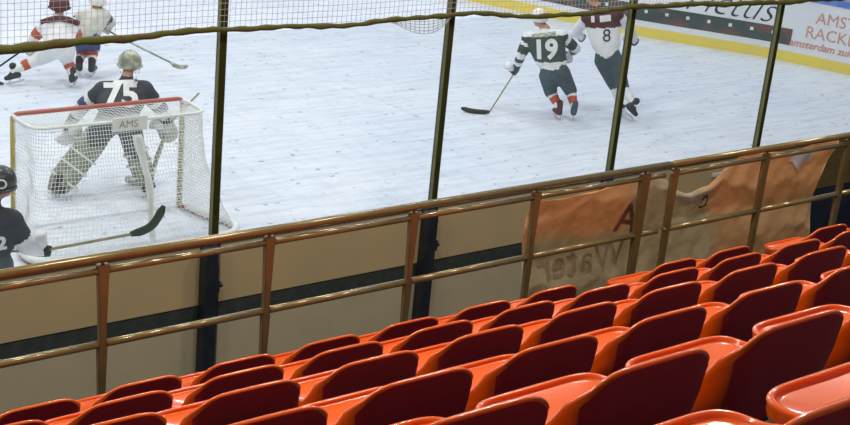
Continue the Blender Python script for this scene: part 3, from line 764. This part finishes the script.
slab(F, (.19, .10, .80), (.44, .06, .09), .135, .09, 'leg_pad', M['pad'], bands=[(.45, M['goal_white']), (.62, M['goal_white']), (.80, M['goal_white'])], offf=.06)
for a in ((-.33, .0, .34), (-.38, .0, .27), (.36, 0, .33)):
    bm = rect_bm(.12, .06); c = F.P(a)-F.f*.06
    for v in bm.verts: v.co = c+F.r*v.co.x+Vector((0, 0, v.co.y))
    bm.free()
F.skate((-.51, -.10, .19), (-.7, .7, 0)); F.skate((.42, 0, .19), (.5, .8, 0))
F.glove((.632, .40, .70), (.3, .1, .8), (-.2, -.1, .6), M['padlight'], M['white'])
F.glove((-.448, .42, .656), (.3, .3, .8), (.5, -.1, .7), M['white'], M['white'])
slab(F, (.56, .47, .86), (.70, .45, .52), .12, .03, 'blocker_board', M['padlight'])
bm = bmesh.new(); c = F.P((-.46, .44, .60))
for a in [-.9+.3*k for k in range(7)]: capsule(bm, c, c+F.r*(.14*math.sin(a))+Vector((0, 0, -.15*math.cos(a)))+F.f*.03, .03, .02, 8)
me = remesh(bm, .012, 2); me.materials.append(M['goal_white']); me.polygons.foreach_set('use_smooth', [True]*len(me.polygons)); me.name = 'catching_glove'
o = bpy.data.objects.new('catching_glove', me); C.objects.link(o); o.parent = F.root
stick([(7.434, 13.423, 1.075), (7.08, 13.437, .74), (6.92, 13.42, .40), (6.86, 13.44, .12)], [(6.86, 13.44, .07), (6.80, 13.52, .05), (6.74, 13.62, .05), (6.68, 13.70, .06)],
      'pale wide goalkeeper stick slanting up to the right of the goalkeeper', .014, .055, 'wood', 'padlight', paddle=((7.06, 13.437, .70), (6.87, 13.43, .16)))

# number 19
def t19(t, c):
    z = c.z - .18*c.dot(F.r)
    return 'white' if z > 1.245 else 'green' if z > .83 else 'white' if z > .72 else 'slate' if z > .66 else 'slate'
J = dict(neck=(-0.433, 0.16, 1.265), shL=(-0.665, 0.08, 1.12), shR=(-0.20, 0.12, 1.20), waist=(-0.25, 0.0, 0.74), hipL=(-0.32, 0.0, 0.63), hipR=(-0.13, -0.0, 0.69),
    elL=(-0.745, 0.1, 0.844), haL=(-0.803, 0.18, 0.60), elR=(0.03, 0.34, 1.0), haR=(-0.09, 0.5, 0.838), knL=(-0.251, 0.12, 0.37), anL=(-0.10, 0.0, 0.19), knR=(0.03, 0.14, 0.42), anR=(0.12, 0.05, 0.20))
r19 = Vector((math.cos(.7782), -math.sin(.7782), 0))
def t19(t, c):
    z = c.z - .15*(c.dot(r19)+.4)
    return 'white' if z > 1.20 else 'green' if z > .84 else 'white' if z > .735 else 'slate'
F = build('person', (13.72, 13.92), .7782, J, 'player in a dark green and white jersey numbered 19 with a white helmet', None,
    t19, lambda t, c: 'white' if t < .35 else 'green' if t < .8 else 'white', lambda t, c: 'slate' if t < .35 else 'white' if t < .6 else 'slate', 'slate',
    lambda t, c: 'white' if t < .35 else 'redcloth' if t < .75 else 'white', .98)
F.head((-.552, .22, 1.40), (-.433, .16, 1.28)); F.body(['white', 'green', 'slate', 'redcloth', 'skin'])
F.helmet((-.552, .22, 1.43), .125, M['helmet_white'])
F.decal(text_bm('19', .36, 0, .03, .014), (-.40, 0, 1.01), (1, 0, .16), (-.22, 0, 1), 'jersey_number', M['whiteink'])
F.decal(rect_bm(.34, .05, .03), (-.45, 0, 1.215), (1, 0, .22), (-.2, 0, 1), 'name_strip', M['helmet_grey'])
F.decal(rect_bm(.30, .035, .03), (-.33, 0, .83), (1, 0, .18), (-.2, 0, 1), 'name_strip', M['whiteink'])
F.skate((-.10, 0, .19), (-.4, .8, 0), M['maroon']); F.skate((.12, .05, .20), (.1, .9, 0), M['slate'])
F.glove((-.803, .18, .60), (-.55, -.1, -.8), (.2, -.2, .9), M['slate'], M['white']); F.glove((-.09, .5, .838), (-.55, -.1, -.8), (.5, -.3, .6), M['slate'], M['white'])
stick([(13.60, 14.66, .95), (13.274, 14.612, .583), (12.80, 14.53, .05)], [(12.80, 14.53, .045), (12.70, 14.60, .035), (12.57, 14.70, .04), (12.48, 14.80, .06)], 'stick with a black taped blade held out by the number 19 player', .013, .035)

# number 8
r8 = Vector((math.cos(.8088), -math.sin(.8088), 0))
def t8(t, c):
    z = c.z - .15*(c.dot(r8)+.2)
    return 'maroon' if z > 1.30 else 'white' if z > .80 else 'slate'
J = dict(neck=(-0.372, 0.14, 1.56), shL=(-0.48, 0.08, 1.39), shR=(-0.06, 0.08, 1.48), waist=(-0.13, 0.0, 0.93), hipL=(-0.17, 0.0, 0.80), hipR=(0.0, 0.0, 0.82),
    elL=(-0.62, 0.25, 1.15), haL=(-0.534, 0.5, 0.994), elR=(0.18, 0.25, 1.25), haR=(0.26, 0.45, 1.045), knL=(0.02, 0.12, 0.46), anL=(0.16, 0.05, 0.19), knR=(0.158, -0.02, 0.48), anR=(0.36, -0.25, 0.27))
F = build('person', (14.62, 13.95), .8088, J, 'player in a white jersey numbered 8 with dark shoulders, half behind a glass post', None,
    t8, 'white', lambda t, c: 'white', 'slate', lambda t, c: 'white' if t > .3 else 'slate', .98)
F.head((-.465, .2, 1.70), (-.372, .14, 1.58)); F.body(['white', 'maroon', 'slate', 'skin'])
F.helmet((-.465, .2, 1.73), .125, M['helmet_white'])
F.decal(text_bm('8', .26, 0, .03, .0), (-.165, 0, 1.19), (1, 0, .14), (-.15, 0, 1), 'jersey_number', M['ink'])
F.decal(rect_bm(.05, .09, .03), (-.40, 0, 1.40), (1, 0, .2), (-.15, 0, 1), 'name_strip', M['whiteink'])
F.decal(rect_bm(.16, .09, .03), (-.22, 0, 1.435), (1, 0, .2), (-.15, 0, 1), 'name_strip', M['whiteink'])
F.skate((.16, .05, .19), (.5, .8, 0)); F.skate((.36, -.25, .27), (.75, .2, -.62))
F.glove((-.534, .5, .994), (-.3, .6, -.5), (-.2, -.5, .5), M['slate'], M['white']); F.glove((.26, .45, 1.045), (-.3, .6, -.5), (-.2, -.5, .5), M['slate'], M['white'])

# two players behind the goalkeeper
J = dict(neck=(-0.211, 0.10, 0.98), shL=(-0.36, 0.07, 0.87), shR=(-0.05, 0.10, 0.88), waist=(-0.2, -0.02, 0.62), hipL=(-0.28, 0.0, 0.54), hipR=(-0.12, 0.0, 0.54),
    elL=(-0.50, 0.2, 0.70), haL=(-0.60, 0.3, 0.52), elR=(0.03, 0.2, 0.72), haR=(-0.2, 0.38, 0.60), knL=(-0.46, 0.14, 0.38), anL=(-0.80, 0.05, 0.22), knR=(-0.11, 0.12, 0.42), anR=(-0.02, -0.0, 0.20))
F = build('person', (7.80, 17.65), .4025, J, 'player in a white jersey with red side panels and dark helmet at the top left', None,
    lambda t, c: 'white', lambda t, c: 'maroon' if t < .2 else 'white' if t < .5 else 'redcloth', lambda t, c: 'white', 'white', lambda t, c: 'white' if t < .45 else 'redcloth' if t < .7 else 'white', 1.08)
F.head((-.199, .15, 1.12), (-.21, .10, .99)); F.body(['white', 'redcloth', 'maroon', 'skin'])
F.helmet((-.199, .15, 1.15), .14, M['maroon'])
bm = bmesh.new(); pp = [F.P(q) for q in ((-.44, .02, .91), (-.3, -.02, .97), (-.2, -.01, .98), (-.08, -.01, .97), (.06, .03, .91))]
tube(bm, spline(pp, 5), [.04]*21, 10); link('shoulder_yoke', bm, M['maroon'], F.root, True)
F.skate((-.80, .05, .22), (-.9, .2, -.3)); F.skate((-.02, 0, .20), (.3, .9, 0))
F.glove((-.60, .3, .52), (-.3, .2, -.8), (.3, -.4, .7), M['black'], M['white']); F.glove((-.2, .38, .60), (-.6, .1, -.6), (.4, -.4, .6), M['maroon'], M['white'])
hA, hB = F.W((-.2, .38, .60)), F.W((-.60, .3, .52))
stick([hA+(hA-hB)*.4, hA, hB, F.W((-1.18, .15, .10))], [F.W((-1.17, .15, .09)), F.W((-1.07, .05, .04)), F.W((-.94, -.02, .04))], 'stick of the white jersey player reaching down at the left edge', .014, .03, 'black', 'black')
J = dict(neck=(-0.098, 0.12, 0.95), shL=(-0.26, 0.05, 0.87), shR=(0.03, 0.10, 0.89), waist=(-0.20, -0.0, 0.64), hipL=(-0.28, 0.0, 0.57), hipR=(-0.13, -0.0, 0.57),
    elL=(-0.378, 0.25, 0.74), haL=(-0.193, 0.4, 0.70), elR=(0.133, 0.25, 0.76), haR=(0.081, 0.38, 0.62), knL=(-0.25, 0.16, 0.38), anL=(-0.30, 0.05, 0.20), knR=(-0.10, 0.12, 0.42), anR=(-0.12, -0.0, 0.20))
F = build('person', (8.38, 18.05), .4340, J, 'player in blue shorts with striped socks bending behind the goalkeeper', None,
    lambda t, c: 'padlight', lambda t, c: 'green' if t < .6 else 'padlight', lambda t, c: 'skin' if t > .5 else 'padlight', 'royal', lambda t, c: 'white' if t < .3 else 'redcloth' if t < .55 else 'white' if t < .75 else 'redcloth', 1.0)
F.head((-.05, .18, 1.07), (-.09, .12, .96)); F.body(['padlight', 'green', 'skin', 'royal', 'white', 'redcloth'])
F.helmet((-.05, .18, 1.10), .125, M['helmet_white'])
F.skate((-.30, .05, .20), (-.3, .9, 0)); F.skate((-.12, 0, .20), (.3, .9, 0))
F.glove((-.193, .4, .70), (.7, -.1, -.3), (-.5, -.4, .2), M['helmet_grey'], M['white']); F.glove((.081, .38, .62), (.7, -.1, -.3), (.3, -.4, .5), M['helmet_grey'], M['white'])
h1, h2 = F.W((-.193, .4, .70)), F.W((.081, .38, .62)); d_ = (h2-h1).normalized()
e_ = F.W((1.0, .1, .24))
stick([h1-d_*.15, h1, h2, F.W((.5, .25, .44)), e_], [e_, F.W((1.07, .08, .20)), F.W((1.16, .06, .19)), F.W((1.25, .05, .21))], 'long stick pointing right above the goalkeeper helmet', .015, .03, 'helmet_grey', 'helmet_grey')

# player behind the net at the left edge
J = dict(neck=(0.05, 0.0, 1.24), shL=(-0.16, -0.05, 1.13), shR=(0.19, -0.02, 1.07), waist=(-0.03, -0.0, 0.78), hipL=(-0.12, 0.0, 0.68), hipR=(0.07, 0.0, 0.68),
    elL=(-0.26, 0.05, 0.86), haL=(-0.012, 0.27, 0.70), elR=(0.33, 0.03, 0.84), haR=(0.466, 0.12, 0.755), knL=(-0.13, 0.14, 0.42), anL=(-0.18, 0.0, 0.19), knR=(0.12, 0.14, 0.42), anR=(0.14, 0.0, 0.19))
F = build('person', (3.86, 10.45), .3538, J, 'player in a dark helmet and navy jersey behind the net at the left edge', None,
    'navy', lambda t, c: 'navy' if t < .62 else 'white', lambda t, c: 'white', 'slate', lambda t, c: 'white', 1.12)
F.head((.115, .02, 1.40), (.05, 0, 1.26), (.8, .5, 0)); F.body(['navy', 'white', 'slate', 'skin'])
F.helmet((.10, .0, 1.42), .135, M['helmet_dark'], (.8, .5, 0))
F.decal(rect_bm(.06, .07, .02), (.10, 0, 1.44), (1, 0, 0), (0, 0, 1), 'helmet_badge', M['whiteink'])
bm = bmesh.new(); c = F.P((.125, -.137, 1.44)); tube(bm, [c+F.r*(.035*math.cos(q))+Vector((0, 0, .035*math.sin(q))) for q in [.3*k for k in range(22)]], .008, 6); link('helmet_badge', bm, M['whiteink'], F.root)
F.decal(text_bm('2', .16, 0, .03, .008), (.12, 0, .93), (1, 0, .0), (.0, 0, 1), 'jersey_number', M['whiteink'])
F.skate((-.18, 0, .19), (.8, .5, 0)); F.skate((.14, 0, .19), (.8, .5, 0))
F.glove((.466, .12, .755), (.95, -.3, .12), (-.4, -.1, .5), M['tape'], M['white']); F.glove((-.012, .27, .70), (.95, -.3, .12), (-.5, -.4, .3), M['tape'], M['white'])
g1, g2 = F.W((-.012, .27, .70)), F.W((.466, .12, .755)); d_ = (g2-g1).normalized()
stick([g1-d_*.12, g1, g2, Vector((5.015, 10.13, .897))], [Vector((5.0, 10.135, .895)), Vector((5.10, 10.10, .925)), Vector((5.17, 10.07, .975)), Vector((5.22, 10.055, 1.05)), Vector((5.262, 10.04, 1.15))],
      'hockey stick with dark green taped blade raised behind the goal net', .014, .035)
